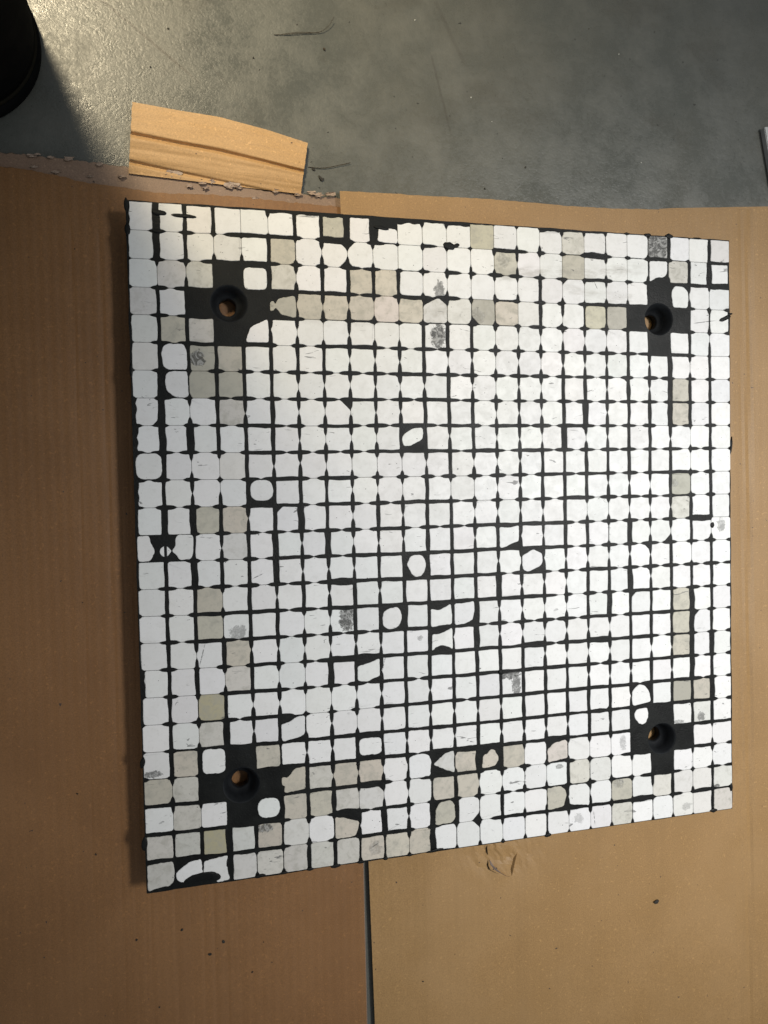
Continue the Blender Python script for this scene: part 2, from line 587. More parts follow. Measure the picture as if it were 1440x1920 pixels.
Hh = """e b s E F F b W b S . S s . F S s t W s t F t . F
e b y F F x b b p s t s S b c b b s F s b F F F W
e c F F F F F F p b F p S . T e b e F F F F F s e
e c F F F F s t T t t s t s t E b b b e F F F s e
e c F F F b c F F c c p b b b b b c c c p F F s .
e x e b c c c c c p F p p b c p c p c c b c b b s
e x e p c c c p F c p F p b b c b c c c c c T b s
c b c c F p b F c p F p F c F p c F c c c s c e s
c c b b F p c p c F F F p F c F p c c p c c S c s
c b s e p F c F b b b c b c c c F p F c c F F c s
b c b b F F c F c p F F p e b c c F c c p c T b s
. . b x c c p p c F c p p F F F F c c c c c b W .
. e b b c F p p F F F F F F F F F c c c c c b c b
e c c c c p c W F F F F F F c F c c F c c c c c c
e b F F F p p F F F F F F F F F S b c c F p b c b
e c F p F c c p p F F W F p c p p c F c F F T b b
e s e b F b p W W F F W F F F W p F W F F c T b b
e s e F F c c c p F c F F F F F F F p c F F F c b
e b T p F S a b e F F F p F F F F F F F p F F p b
e T F F F F F F F F F F F F F F F F F F F F F F b
t t F F F W F F F F p W W W F F W F F F F F F F F
F F F F F F F F W x E F F b b s t s t E F F F F b
F F F F F s b W p F b T b b c T T t s T E F S e c
W W F F F s e t F F b s e E F F F F F F W t S F T""".split('\n')
V = [r.split() for r in V]
Hh = [r.split() for r in Hh]
assert all(len(r) == 24 for r in V) and len(V) == 25, [len(r) for r in V]
assert all(len(r) == 25 for r in Hh) and len(Hh) == 24, [len(r) for r in Hh]
CODE = {'.': (0.05, 0.05, 0), 'a': (.15, .15, 0), 'b': (.25, .25, 0), 'c': (.39, .39, 0), 'p': (.475, .475, 0),
        's': (.28, .08, 0), 'S': (.56, .10, 0), 'e': (.08, .28, 0), 'E': (.10, .56, 0), 'x': (.42, .18, 0), 'y': (.18, .42, 0),
        't': (.16, .16, .016), 'T': (.2, .2, .040), 'F': (.17, .17, .074), 'W': (.17, .17, .125)}
HL = 0.0065


def edge_profile(code, seed, side, axis, r, c):
    """returns inset(s) for one side of a joint, s in 0..1 along it"""
    rnd = random.Random(seed)
    ls, le, mid = CODE[code]
    ls *= rnd.uniform(.82, 1.18) if code != 'p' else rnd.uniform(.8, 1.18)
    le *= rnd.uniform(.82, 1.18) if code != 'p' else 1
    if code == 'p':
        le = .955 - ls
    w0, w1 = rnd.uniform(.064, .090), rnd.uniform(.064, .090)
    r2 = random.Random(seed * 7 + side)
    ph, fq = r2.uniform(0, 50), 2.2
    amp = {'F': .028, 'W': .040, 'T': .014, 't': .004}.get(code, .005)
    lens = r2.choice([0, 0, 0, .03]) if code in 'W' else r2.choice([0, 0, 0, 0, .022, -.016]) if code == 'F' else 0
    rough = 1.5 if (r >= 20 or r <= 3 or c >= 22 or c < 1) else .6

    def f(s):
        a = 0
        if s < ls: a = max(a, w0 * (1 - (s / ls) ** 3.8) ** .55)
        if 1 - s < le: a = max(a, w1 * (1 - ((1 - s) / le) ** 3.8) ** .55)
        v = max(a, mid)
        if mid or a:
            k = 1 if mid else min(1, a / .03)
            v += k * (amp * noise.noise(Vector((s * fq, ph, side))) + lens * math.sin(math.pi * s) ** 2)
            v += k * rough * .009 * noise.noise(Vector((s * 17, ph, 4)))
        return max(HL, v)
    return f


def Vprof(r, c, side):      # joint left of column c (c = 0..25)
    if c == 0:
        wpx = [5, 3, 2, 2, 3, 3, 2, 7, 8, 8, 7, 5, 4, 3, 1, 1, 2, 8, 3, 1, 1, 1, 1, 2, 1][r]
    elif c == 25:
        wpx = [0, 5, 1, 4, 0, 0, 0, 0, 0, 0, 2, 4, 1, 2, 2, 2, 3, 3, 3, 2, 2, 2, 1, 0, 0][r]
    else:
        return edge_profile(V[r][c - 1], r * 100 + c, side, 0, r, c)
    q = wpx / 52
    return lambda s: max(.004, q * (.75 + .8 * abs(noise.noise(Vector((s * 2.4, r * 3.1, c)))) + (.35 if q > .05 else 0) * abs(2 * s - 1) ** 6))


def Hprof(r, c, side):      # joint above row r (r = 0..25)
    if r == 0:
        wpx = [1, 1, 3, 3, 3, 6, 7, 7, 6, 16, 9, 6, 8, 2, 1, 1, 7, 5, 4, 1, 1, 1, 1, 1, 1][c]
    elif r == 25:
        wpx = [6, 2, 1, 1, 1, 1, 1, 1, 2, 1, 1, 2, 0, 0, 0, 0, 0, 0, 0, 0, 0, 0, 0, 0, 0][c]
    else:
        return edge_profile(Hh[r - 1][c], 9000 + r * 100 + c, side, 1, r, c)
    q = wpx / 50
    return lambda s: max(.004, q * (.75 + .8 * abs(noise.noise(Vector((s * 2.6, c * 2.7, r + .5))))))


HOLES = [(3, 3), (3, 21), (21, 3), (21, 21)]        # row, column
MISS = set()
for r, c in HOLES:
    MISS |= {(r, c), (r - 1, c), (r + 1, c), (r, c - 1), (r, c + 1)}


def rr(u0, v0, u1, v1, q):
    pts = []
    for (cx, cy, a0) in ((u1 - q, v0 + q, -90), (u1 - q, v1 - q, 0), (u0 + q, v1 - q, 90), (u0 + q, v0 + q, 180)):
        for k in range(5):
            a = math.radians(a0 + k * 22.5)
            pts.append((cx + q * math.cos(a), cy + q * math.sin(a)))
    return pts


CUSTOM = {
    (3, 5): [(0, .4), (.12, .36), (.19, .50), (.3, .27), (.94, .13), (.99, .5), (.97, .97), (.74, .92), (.4, .84), (.19, .56), (.12, .72), (0, .74)],
    (4, 4): [(.09, .9), (.13, .7), (.27, .35), (.78, .09), (.9, .04), (.93, .43), (.92, .9)],
    (2, 4): rr(.05, .17, .9, .96, .15),
    (10, 4): rr(.1, .03, .95, .8, .30),
    (8, 10): [(.03, .57), (.07, .38), (.47, .12), (.88, .09), (.9, .38), (.83, .56), (.35, .8), (.08, .8)],
    (12, 0): [(.03, .03), (.43, .02), (.5, .3), (.63, .6), (.47, .95), (.08, .97), (.03, .9)],
    (12, 1): [(.44, .01), (.96, .02), (.99, .2), (.98, .65), (.9, .92), (.5, .96), (.36, .74), (.27, .65), (.20, .60), (.27, .54), (.36, .42), (.35, .12)],
    (13, 10): [(.12, .45), (.25, .14), (.42, .07), (.72, .08), (.85, .24), (.9, .48), (.85, .71), (.72, .9), (.47, .95), (.3, .81), (.22, .62)],
    (15, 9): [(.08, .55), (.13, .27), (.36, .14), (.69, .1), (.81, .23), (.87, .5), (.8, .77), (.6, .95), (.33, .97), (.1, .82)],
    (13, 15): [(.05, .3), (.26, .21), (.53, .05), (.68, .13), (.92, .24), (.95, .6), (.84, .76), (.32, .97), (.1, .92), (.04, .7)],
    (15, 11): [(.07, .25), (.4, .33), (.67, .22), (.92, .09), (.97, .6), (.95, .93), (.55, .93), (.08, .99)],
    (16, 11): [(.12, .27), (.42, .28), (.7, .18), (.97, .06), (.98, .93), (.8, .8), (.5, .73), (.22, .82), (.1, .95)],
    (12, 14): [(.07, .1), (.5, .14), (.92, .05), (.91, .7), (.63, .78), (.25, .95), (.08, .95)],
    (15, 12): [(.07, .1), (.45, .1), (.92, .04), (.93, .4), (.83, .8), (.5, .93), (.08, .97)],
    (17, 8): [(.06, .33), (.5, .24), (.93, .08), (.94, .78), (.65, .85), (.45, .96), (.05, .9)],
    (19, 5): [(.04, .33), (.42, .22), (.62, .08), (.95, .05), (.95, .7), (.85, .83), (.1, .98), (.04, .87)],
    (20, 8): rr(.07, .17, .95, .83, .15),
    (21, 5): [(0, .37), (.26, .38), (.5, .08), (.93, .01), (.9, .88), (.1, .98), (.07, .82), (.15, .7), (0, .68)],
    (21, 11): [(.07, .5), (.58, .1), (.95, .01), (.96, .92), (.53, .75)],
    (21, 10): [(.06, .14), (.3, .05), (.6, .01), (.92, .12), (.99, .42), (.93, .93), (.5, .97), (.07, .97)],
    (21, 13): [(.13, .88), (.2, .35), (.4, .3), (.48, .15), (.67, .16), (.77, .35), (.88, .55), (.72, .82), (.45, .87)],
    (21, 16): [(.04, .45), (.3, .2), (.87, .08), (.96, .16), (.97, .85), (.08, .97)],
    (20, 20): [(.13, .27), (.33, .1), (.78, .08), (.84, .42), (.72, .7), (.56, .8), (.33, .7), (.2, .53)],
    (19, 20): [(.06, .3), (.23, .15), (.38, .04), (.64, .1), (.87, .38), (.96, .83), (.09, .95), (.04, .65)],
    (23, 7): [(.02, .12), (.38, .19), (.97, .4), (.95, .62), (.8, .95), (.03, .98)],
    (23, 11): [(.1, .96), (.13, .35), (.28, .08), (.75, .03), (.93, .2), (.95, .8), (.8, .95)],
    (23, 16): [(.03, .05), (.6, .01), (.84, .17), (.91, .42), (.76, .88), (.05, .96)],
    (23, 17): [(.05, .05), (.8, .03), (.97, .24), (.96, .97), (.05, .82), (.01, .5)],
    (24, 1): [(.02, .45), (.5, .12), (.95, .05), (.99, .65), (.64, .76), (.26, .82), (.07, .7)],
    (24, 2): [(.05, .15), (.93, .05), (.85, .35), (.98, .93), (.5, .99), (.42, .75), (.02, .62)],
    (24, 0): [(.03, .05), (.95, .01), (.99, .4), (.95, .72), (.8, .85), (.4, .88), (.03, .95)],
    (3, 11): [(.01, .33), (.3, .15), (.63, .01), (.98, .27), (.98, .92), (.93, .97), (.08, .96), (.01, .9)],
    (2, 22): [(.14, .28), (.3, .07), (.7, .08), (.93, .27), (.97, .6), (.9, .97), (.2, .97), (.15, .6)],
    (1, 21): [(.07, .08), (.93, .05), (.93, .54), (.77, .72), (.4, .75), (.07, .95)],
    (22, 4): rr(.08, .10, .9, .82, .24),
    (20, 2): rr(.1, .05, .92, .96, .16),
    (6, 1): [(.15, .42), (.2, .12), (.38, .02), (.95, .02), (.98, .9), (.88, .98), (.5, .97), (.2, .72)],
    (5, 1): [(.06, .35), (.12, .14), (.28, .03), (.85, .03), (.95, .3), (.95, .95), (.3, .97), (.1, .85)],
    (0, 9): [(.26, .40), (.9, .42), (.99, .5), (.99, .97), (.5, .95), (.2, .93)],
    (9, 0): rr(.06, .02, .95, .96, .24),
    (13, 12): None,
}
CUSTOM = {k: v for k, v in CUSTOM.items() if v}
CUTS = {(1, 7): (0, .30, .30, 0), (1, 8): (.28, 0, 0, .22), (0, 7): (0, 0, .1, 0), (7, 7): (0, .38, 0, 0), (7, 0): (0, 0, .30, 0),
        (9, 0): (0, 0, .2, 0), (22, 8): (0, .30, 0, 0), (16, 23): (.36, 0, 0, 0), (3, 13): (0, 0, 0, .3), (2, 10): (0, 0, 0, .18),
        (2, 11): (0, 0, .18, 0), (2, 5): (0, 0, 0, .1), (12, 23): (0, 0, .2, 0), (12, 21): (0, 0, .32, 0), (6, 9): (0, .2, 0, 0),
        (9, 16): (0, .1, .12, 0), (6, 4): (0, 0, 0, .1), (13, 20): (0, .3, 0, 0), (14, 20): (0, .2, 0, .1), (16, 14): (0, .18, 0, 0),
        (0, 12): (.18, 0, 0, 0), (0, 11): (0, .15, 0, 0), (17, 18): (0, 0, .2, 0), (21, 0): (0, 0, .2, 0), (11, 5): (.3, 0, 0, 0),
        (4, 2): (0, .15, 0, 0), (15, 15): (0, 0, 0, .2), (16, 16): (.2, .2, .2, 0), (2, 16): (.1, .1, .14, .1), (3, 16): (0, 0, .2, 0),
        (2, 17): (.2, 0, 0, .14), (5, 7): (0, 0, 0, 0), (23, 12): (0, 0, .3, 0), (24, 12): (0, .26, 0, 0), (18, 20): (0, 0, .1, 0),
        (6, 19): (.1, .22, 0, 0), (19, 18): (0, 0, .2, 0), (12, 13): (.2, .18, 0, 0), (8, 17): (0, .22, 0, 0), (15, 20): (.3, 0, 0, 0)}


def clip(poly, a, b, d):        # keep points with a*u + b*v >= d
    out = []
    for i, p in enumerate(poly):
        q = poly[(i + 1) % len(poly)]
        fp, fq = a * p[0] + b * p[1] - d, a * q[0] + b * q[1] - d
        if fp >= 0: out.append(p)
        if (fp < 0) != (fq < 0):
            t = fp / (fp - fq)
            out.append((p[0] + (q[0] - p[0]) * t, p[1] + (q[1] - p[1]) * t))
    return out


def resample(poly, step):
    out = []
    for i, p in enumerate(poly):
        q = poly[(i + 1) % len(poly)]
        L = math.dist(p, q)
        n = max(1, int(L / step + .5))
        for k in range(n):
            out.append((p[0] + (q[0] - p[0]) * k / n, p[1] + (q[1] - p[1]) * k / n))
    return out


def smooth(poly, n=1, k=.5):
    for _ in range(n):
        m = len(poly)
        poly = [((1 - k) * p[0] + k * .5 * (poly[i - 1][0] + poly[(i + 1) % m][0]),
                 (1 - k) * p[1] + k * .5 * (poly[i - 1][1] + poly[(i + 1) % m][1])) for i, p in enumerate(poly)]
    return poly


def tile_poly(r, c):
    if (r, c) in CUSTOM:
        p = smooth(resample(CUSTOM[(r, c)], .07), 1, .6)
        a = .016 if r < 20 else .026
        return [(u + a * noise.noise(Vector((u * 9 + r, v * 9 + c, 1))), v + a * noise.noise(Vector((u * 9 + r, v * 9 + c, 7)))) for u, v in p]
    L, R = Vprof(r, c, 1), Vprof(r, c + 1, 0)
    T, B = Hprof(r, c, 1), Hprof(r + 1, c, 0)
    n = 16
    top = [(k / n, T(k / n)) for k in range(n + 1)]
    bot = [(k / n, 1 - B(k / n)) for k in range(n + 1)]
    lef = [(L(k / n), k / n) for k in range(n + 1)]
    rig = [(1 - R(k / n), k / n) for k in range(n + 1)]

    def f(p, arr, ax):
        s = min(max(p, 0), 1) * n
        k = min(int(s), n - 1)
        return arr[k][ax] + (arr[k + 1][ax] - arr[k][ax]) * (s - k)
    pts = []
    for u, v in top:
        pts.append((min(max(u, f(v, lef, 0)), f(v, rig, 0)), v))
    for u, v in rig[1:]:
        pts.append((u, min(max(v, f(u, top, 1)), f(u, bot, 1))))
    for u, v in bot[-2::-1]:
        pts.append((min(max(u, f(v, lef, 0)), f(v, rig, 0)), v))
    for u, v in lef[-2:0:-1]:
        pts.append((u, min(max(v, f(u, top, 1)), f(u, bot, 1))))
    q = []
    for p in pts:
        if not q or math.dist(p, q[-1]) > .012: q.append(p)
    if math.dist(q[0], q[-1]) < .012: q.pop()
    cuts = list(CUTS.get((r, c), (0, 0, 0, 0)))
    rnd = random.Random(r * 31 + c)
    for k in range(4):
        cuts[k] = max(cuts[k] + .04 if cuts[k] else 0, rnd.uniform(.02, .06))
    q = clip(q, 1, 1, cuts[0])
    q = clip(q, -1, 1, cuts[1] - 1)
    q = clip(q, -1, -1, cuts[2] - 2)
    q = clip(q, 1, -1, cuts[3] - 1)
    q = smooth(q, 1, .22)
    return q


TONE = {'w': (.79, .79, .78), 'l': (.63, .61, .56), 'g': (.53, .50, .42), 'G': (.42, .405, .34), 'b': (.58, .53, .45), 'y': (.53, .50, .38),
        'Y': (.44, .40, .27), 'v': (.70, .69, .66), 'm': (.56, .56, .55), 'p': (.64, .58, .53)}
tones = {}
for s in """g:0,7 1,5 3,6 4,1 6,22 7,22 21,0 11,2 5,3 15,22 16,22 17,22 19,23 1,17 1,14 22,6 14,2 15,2 23,16 23,11 23,19
G:5,2 6,2 6,3 3,13 10,22 19,22 3,19 3,5
b:3,7 3,8 3,10 2,8 2,9 3,14 11,3 16,3 20,1 21,7 21,8 22,5 22,11 22,12 21,12 21,13 21,14 23,7 20,4 21,5 24,9 24,10 24,8 23,4
y:3,18 0,13
Y:18,2 23,2
l:0,17 1,22 2,2 2,5 4,2 7,3 11,22 17,3 19,2 21,1 22,1 23,0 23,1 24,0 24,4 24,5 24,6 22,7 21,6 22,17 23,21 24,19 24,24 3,9 24,7
v:3,11 3,12 3,15 23,24 12,3 9,3 23,23 23,22 24,22 24,23 21,11 20,23 0,24 5,0 4,0 3,0 24,3 23,3 23,5 22,18 0,2 1,3 2,1 22,8 1,2
m:0,21
p:21,16 3,9""".split('\n'):
    k, rest = s.split(':')
    for q in rest.split():
        a, b = q.split(',')
        tones[(int(a), int(b))] = k

CHARS = {(0, 21): [(1228, 462, 30, 34, .95)], (4, 11): [(822, 630, 15, 24, .95)], (2, 11): [(824, 545, 10, 18, .75)],
         (15, 7): [(650, 1158, 13, 30, .95)], (18, 14): [(953, 1262, 30, 12, .9), (968, 1282, 9, 22, .8)],
         (5, 2): [(370, 672, 13, 13, .85)], (20, 0): [(286, 1452, 18, 6, .8)], (23, 4): [(496, 1552, 14, 8, .8)],
         (12, 24): [(1352, 985, 10, 14, .6)], (15, 3): [(446, 1186, 16, 12, .55)], (20, 22): [(1271, 1353, 15, 4, .6)],
         (20, 23): [(1315, 1343, 9, 10, .7)], (12, 19): [], (0, 13): [], (21, 19): [(1168, 1392, 8, 15, .45)],
         (10, 18): [(1086, 922, 6, 6, .7)], (0, 12): [(852, 463, 8, 4, .95)], (16, 10): [(788, 1196, 6, 5, .5)],
         (23, 19): [(1160, 1468, 14, 9, .35)], (21, 18): [], (12, 12): [(835, 1018, 5, 8, .5)], (22, 15): [(983, 1455, 3, 9, .8)],
         (22, 16): [(1049, 1437, 8, 5, .7)], (3, 13): [(895, 592, 16, 14, .3)], (23, 18): [(1090, 1500, 10, 5, .4)],
         (24, 8): [(703, 1590, 12, 14, .35)], (24, 22): [(1288, 1512, 12, 8, .35)], (24, 17): [(1085, 1535, 10, 10, .35)],
         (1, 14): [(944, 487, 12, 14, .3)], (10, 22): [(1264, 905, 9, 9, .4)], (23, 24): [(1345, 1473, 7, 4, .8)],
         (7, 11): [(808, 745, 5, 4, .6)]}
M_tile = tile_mat('white_ceramic')
mats = {}
for k, v in CHARS.items():
    if v: mats[k] = tile_mat('stained_ceramic', v)

ZM = ZT - .00050            # rubber face


def tile_geom(poly, r, c, th=.0022):
    p00, p10, p01, p11 = gp(c, r), gp(c + 1, r), gp(c, r + 1), gp(c + 1, r + 1)
    rnd = random.Random(r * 57 + c * 3 + 1)
    tx, ty, h = rnd.uniform(-1, 1) * .010, rnd.uniform(-1, 1) * .010, rnd.uniform(-.00007, .00009)
    P2 = []
    for u, v in poly:
        x = (1 - v) * ((1 - u) * p00[0] + u * p10[0]) + v * ((1 - u) * p01[0] + u * p11[0])
        y = (1 - v) * ((1 - u) * p00[1] + u * p10[1]) + v * ((1 - u) * p01[1] + u * p11[1])
        P2.append(Vector((x, y)))
    n = len(P2)
    cen = sum(P2, Vector((0, 0))) / n
    b = .00030
    ins = []
    for i, p in enumerate(P2):
        d = (P2[(i + 1) % n] - P2[i - 1])
        nn = Vector((-d.y, d.x))
        if nn.length: nn.normalize()
        if nn.dot(cen - p) < 0: nn = -nn
        ins.append(p + nn * b)
    zt = lambda p: ZT + h + (p.x - cen.x) * tx + (p.y - cen.y) * ty
    vs = [(p.x, p.y, zt(p)) for p in ins] + [(p.x, p.y, zt(p) - .00022) for p in P2] + [(p.x, p.y, ZT - th) for p in P2]
    # make the outline counter-clockwise seen from above
    ar = sum(P2[i].x * P2[(i + 1) % n].y - P2[(i + 1) % n].x * P2[i].y for i in range(n))
    fs = [tuple(range(n))]
    for i in range(n):
        j = (i + 1) % n
        fs.append((n + i, n + j, j, i))
        fs.append((2 * n + i, 2 * n + j, n + j, n + i))
    if ar < 0: fs = [tuple(reversed(f)) for f in fs]
    return vs, fs, abs(ar) / 2


def add_tone(me, cols):
    at = me.color_attributes.new('tone', 'FLOAT_COLOR', 'POINT')
    at.data.foreach_set('color', [x for c in cols for x in c])


def child(name, me, mat, parent=panel):
    o = bpy.data.objects.new(name, me)
    me.materials.append(mat)
    C.objects.link(o)
    o.parent = parent
    o.matrix_parent_inverse = Matrix.Translation(panel.location).inverted()
    return o


cells = []
for r in range(25):
    for c in range(25):
        if (r, c) in MISS: continue
        vs, fs, ar = tile_geom(tile_poly(r, c), r, c)
        pc = Vector((c * .02 + .01, (25 - r) * .02 - .01, ZT)) - CAM
        sz = ar / pc.length ** 2 * (-pc.z / pc.length)
        t = tones.get((r, c), 'w')
        rnd = random.Random(r * 91 + c)
        k = rnd.uniform(.93, 1.03) if t == 'w' else rnd.uniform(.92, 1.05)
        col = tuple(x * k * (1 + rnd.uniform(-.012, .012)) for x in TONE[t]) + (1,)
        cells.append((sz, r, c, vs, fs, col))
cells.sort(key=lambda q: -q[0])
rest_v, rest_f, rest_c = [], [], []
own = 0
ownset = set()
for q in cells:            # every stained or oddly shaped tile stays single, then the largest, 300 in all
    if (q[1], q[2]) in mats: ownset.add((q[1], q[2]))
for q in cells:
    if len(ownset) >= 296: break
    ownset.add((q[1], q[2]))
for sz, r, c, vs, fs, col in cells:
    if (r, c) in ownset:
        me = mesh('tile', vs, fs)
        add_tone(me, [col] * len(vs))
        child('tile', me, mats.get((r, c), M_tile))
        continue
    k = len(rest_v)
    rest_v += vs
    rest_f += [tuple(i + k for i in f) for f in fs]
    rest_c += [col] * len(vs)
me = mesh('tile_field', rest_v, rest_f)
add_tone(me, rest_c)
o = child('tile_field', me, M_tile)
o['kind'] = 'stuff'
# the small white disc split by the joint, second column, thirteenth row
for poly in ([(.98 - .18 * math.cos(math.radians(a)) * 1.0, .62 + .19 * math.sin(math.radians(a))) for a in range(-80, 81, 20)],):
    vs, fs, _ = tile_geom(poly, 12, 0)
    me = mesh('tile_fragment', vs, fs); add_tone(me, [(.8, .8, .785, 1)] * len(vs)); child('tile_fragment', me, M_tile)
poly = [(.05, .44), (.10, .47), (.16, .54), (.21, .60), (.16, .68), (.10, .76), (.05, .79)]
vs, fs, _ = tile_geom(poly, 12, 1)
me = mesh('tile_fragment', vs, fs); add_tone(me, [(.8, .8, .785, 1)] * len(vs)); child('tile_fragment', me, M_tile)


# rubber body with four bolt holes
def outline(z, off, wob=0.0):
    pts = []
    N = 100
    for k in range(N): pts.append((k / 4, 0))
    for k in range(N): pts.append((25, k / 4))
    for k in range(N): pts.append((25 - k / 4, 25))
    for k in range(N): pts.append((0, 25 - k / 4))
    out = []
    for c, r in pts:
        fc, fr = min(int(c), 24), min(int(r), 24)
        x0, y0 = gp(fc, fr)
        x1, y1 = gp(fc + 1, fr)
        x2, y2 = gp(fc, fr + 1)
        x = x0 + (x1 - x0) * (c - fc) + (x2 - x0) * (r - fr)
        y = y0 + (y1 - y0) * (c - fc) + (y2 - y0) * (r - fr)
        e = off + wob * noise.noise(Vector((c * 1.3, r * 1.3, 0)))
        if c <= 0: x -= e
        if c >= 25: x += e
        if r <= 0: y += e
        if r >= 25: y -= e
        out.append(Vector((x, y, z)))
    return out


def hole_center(r, c):
    a, b = gp(c, r), gp(c + 1, r + 1)
    return (a[0] + b[0]) / 2, (a[1] + b[1]) / 2


def holed_slab(name, z1, z0, off, rad, wob, mat):
    bm = bmesh.new()
    loops = [outline(z1, off, wob)]
    for r, c in HOLES:
        cx, cy = hole_center(r, c)
        loops.append([Vector((cx + rad * math.cos(a * math.pi / 20), cy + rad * math.sin(a * math.pi / 20), z1)) for a in range(40)])
    es = []
    lv = []
    for lp in loops:
        vv = [bm.verts.new(p) for p in lp]
        lv.append(vv)
        es += [bm.edges.new((vv[i], vv[(i + 1) % len(vv)])) for i in range(len(vv))]
    bmesh.ops.triangle_fill(bm, edges=es, use_beauty=True)
    top = list(bm.faces)
    for f in top:
        if f.normal.z < 0: f.normal_flip()
    dup = bmesh.ops.duplicate(bm, geom=list(bm.verts) + list(bm.edges) + list(bm.faces))
    for v in [g for g in dup['geom'] if isinstance(g, bmesh.types.BMVert)]: v.co.z = z0
    for f in [g for g in dup['geom'] if isinstance(g, bmesh.types.BMFace)]: f.normal_flip()
    vm = dup['vert_map']
    for vv in lv:
        for i in range(len(vv)):
            a, b = vv[i], vv[(i + 1) % len(vv)]
            bm.faces.new((a, b, vm[b], vm[a]))
    bmesh.ops.recalc_face_normals(bm, faces=bm.faces)
    me = bpy.data.meshes.new(name)
    bm.to_mesh(me)
    return child(name, me, mat)


RT = .0138
holed_slab('rubber_mat', ZM, ZT - .0140, .0005, RT, .0006, M_rub)
holed_slab('steel_plate', ZT - .0142, .0084, -.0030, .0068, 0, M_steel)
for r, c in HOLES:
    cx, cy = hole_center(r, c)
    prof = [(RT + .0002, ZM - .00005), (RT - .0003, ZM - .0003), (RT - .0010, ZM - .0012), (.0104, ZT - .0085), (.0094, ZT - .0118), (.0072, ZT - .0132), (.0064, ZT - .0140), (.0062, .0086),
            (.0075, .0084)]
    vs, fs = [], []
    n = 48
    for k, (rad, z) in enumerate(prof):
        for a in range(n):
            t = 2 * math.pi * a / n
            q = rad
            if k in (4, 5, 6, 7): q += .0005 * noise.noise(Vector((math.cos(t) * 1.6 + r, math.sin(t) * 1.6 + c, k * .2)))
            vs.append((cx + q * math.cos(t), cy + q * math.sin(t), z))
    for k in range(len(prof) - 1):
        for a in range(n):
            b = (a + 1) % n
            fs.append((k * n + a, k * n + b, (k + 1) * n + b, (k + 1) * n + a))
    me = mesh('bolt_hole', vs, fs)
    for p in me.polygons: p.use_smooth = True
    child('bolt_hole', me, M_cup)


# lips of squeezed-out rubber lying over the tiles and round the rim
def flash(c, r, L, W, ang, h=.0009, seed=0):
    fc, fr = max(0, min(int(c), 24)), max(0, min(int(r), 24))
    x0, y0 = gp(fc, fr)
    x, y = x0 + (c - fc) * .02, y0 - (r - fr) * .02
    rnd = random.Random(seed)
    n = 18
    ring = []
    for k in range(n):
        t = 2 * math.pi * k / n
        u = L * .5 * math.copysign(abs(math.cos(t)) ** 1.15, math.cos(t))
        v = W * .5 * math.sin(t) * (1 + .25 * noise.noise(Vector((t, seed, 0))))
        v *= 1 + rnd.uniform(-.1, .1)
        ring.append((u, v))
    ca, sa = math.cos(ang), math.sin(ang)
    vs, fs = [], []
    for z, k in ((ZM - .0006, 1.0), (ZT + h * .35, 1.0), (ZT + h * .8, .8), (ZT + h, .45)):
        for u, v in ring:
            u, v = u * k, v * k
            vs.append((x + (u * ca - v * sa) * .02, y - (u * sa + v * ca) * .02, z))
    for j in range(3):
        for k in range(n):
            b = (k + 1) % n
            fs.append((j * n + k, j * n + b, (j + 1) * n + b, (j + 1) * n + k))
    fs.append(tuple(range(3 * n, 4 * n)))
    me = mesh('rubber_lip', vs, [tuple(reversed(f)) for f in fs])
    me.update()
    child('rubber_lip', me, M_rub)


for i, a in enumerate([(1.12, .36, .52, .2, .06), (1.98, .42, .9, .15, .03), (1.1, 1.0, .5, .12, 0), (9.36, .42, .6, .14, .12), (24.78, 3.35, .62, .2, -.35),
                       (25.03, 3.16, .28, .09, -.3), (20.98, -.0, .34, .16, 0), (22.02, -.02, .38, .2, .05), (20.0, .0, .3, .1, 0), (5, 25.0, .3, .12, 0),
                       (6, 25.0, .3, .12, 0), (7, 25.02, .4, .15, -.1), (8, 25.0, .3, .14, 0), (9, 25.0, .2, .14, 0), (11.05, 24.97, .75, .12, -.1),
                       (14, 25.0, .18, .14, 0), (16.02, 25.0, .32, .16, -.1), (24.03, 24.98, .4, .16, 0), (4.1, 25.0, .42, .14, -.1), (10, 25.0, .3, .1, 0),
                       (0.0, 6.0, .12, .5, 0), (-.02, 20.35, .18, .4, .2), (-.04, 23.3, .22, .5, .1), (.02, 1.0, .2, .45, 0), (0.0, .15, .16, .5, 0),
                       (12.1, .95, .5, .3, .2), (12.4, .92, .3, .16, -.4), (25.05, 8.9, .1, .7, .12), (24.95, 24.05, .16, .4, 0), (1.9, 24.75, 1.2, .34, -.12),
                       (2.45, 24.8, .4, .3, .3), (24.05, 12.35, .2, .26, 0), (14, 18.0, .2, .2, .5), (23.4, -.02, .4, .05, .02), (8.0, 21.15, .16, .14, 0)]):
    flash(*a, h=.0007, seed=i)

# ------------------------------------------------------------------ dark object at top left, unseen height and length added for its shadow
M_block = plain('black_plastic', (0.004, 0.0045, 0.0045), (0.007, 0.007, 0.007), .8, 60, .04)
M_rim = plain('block_base_rim', (0.012, 0.010, 0.005), (0.008, 0.007, 0.004), .7, 200, .1)
tip = P(79, 96, .004)
R_ = .0575
bt = empty('bin', (tip.x - .2, tip.y, 0))
tag(bt, 'rounded black object in the upper left corner, its unseen height and length added for its shadow', 'bin')


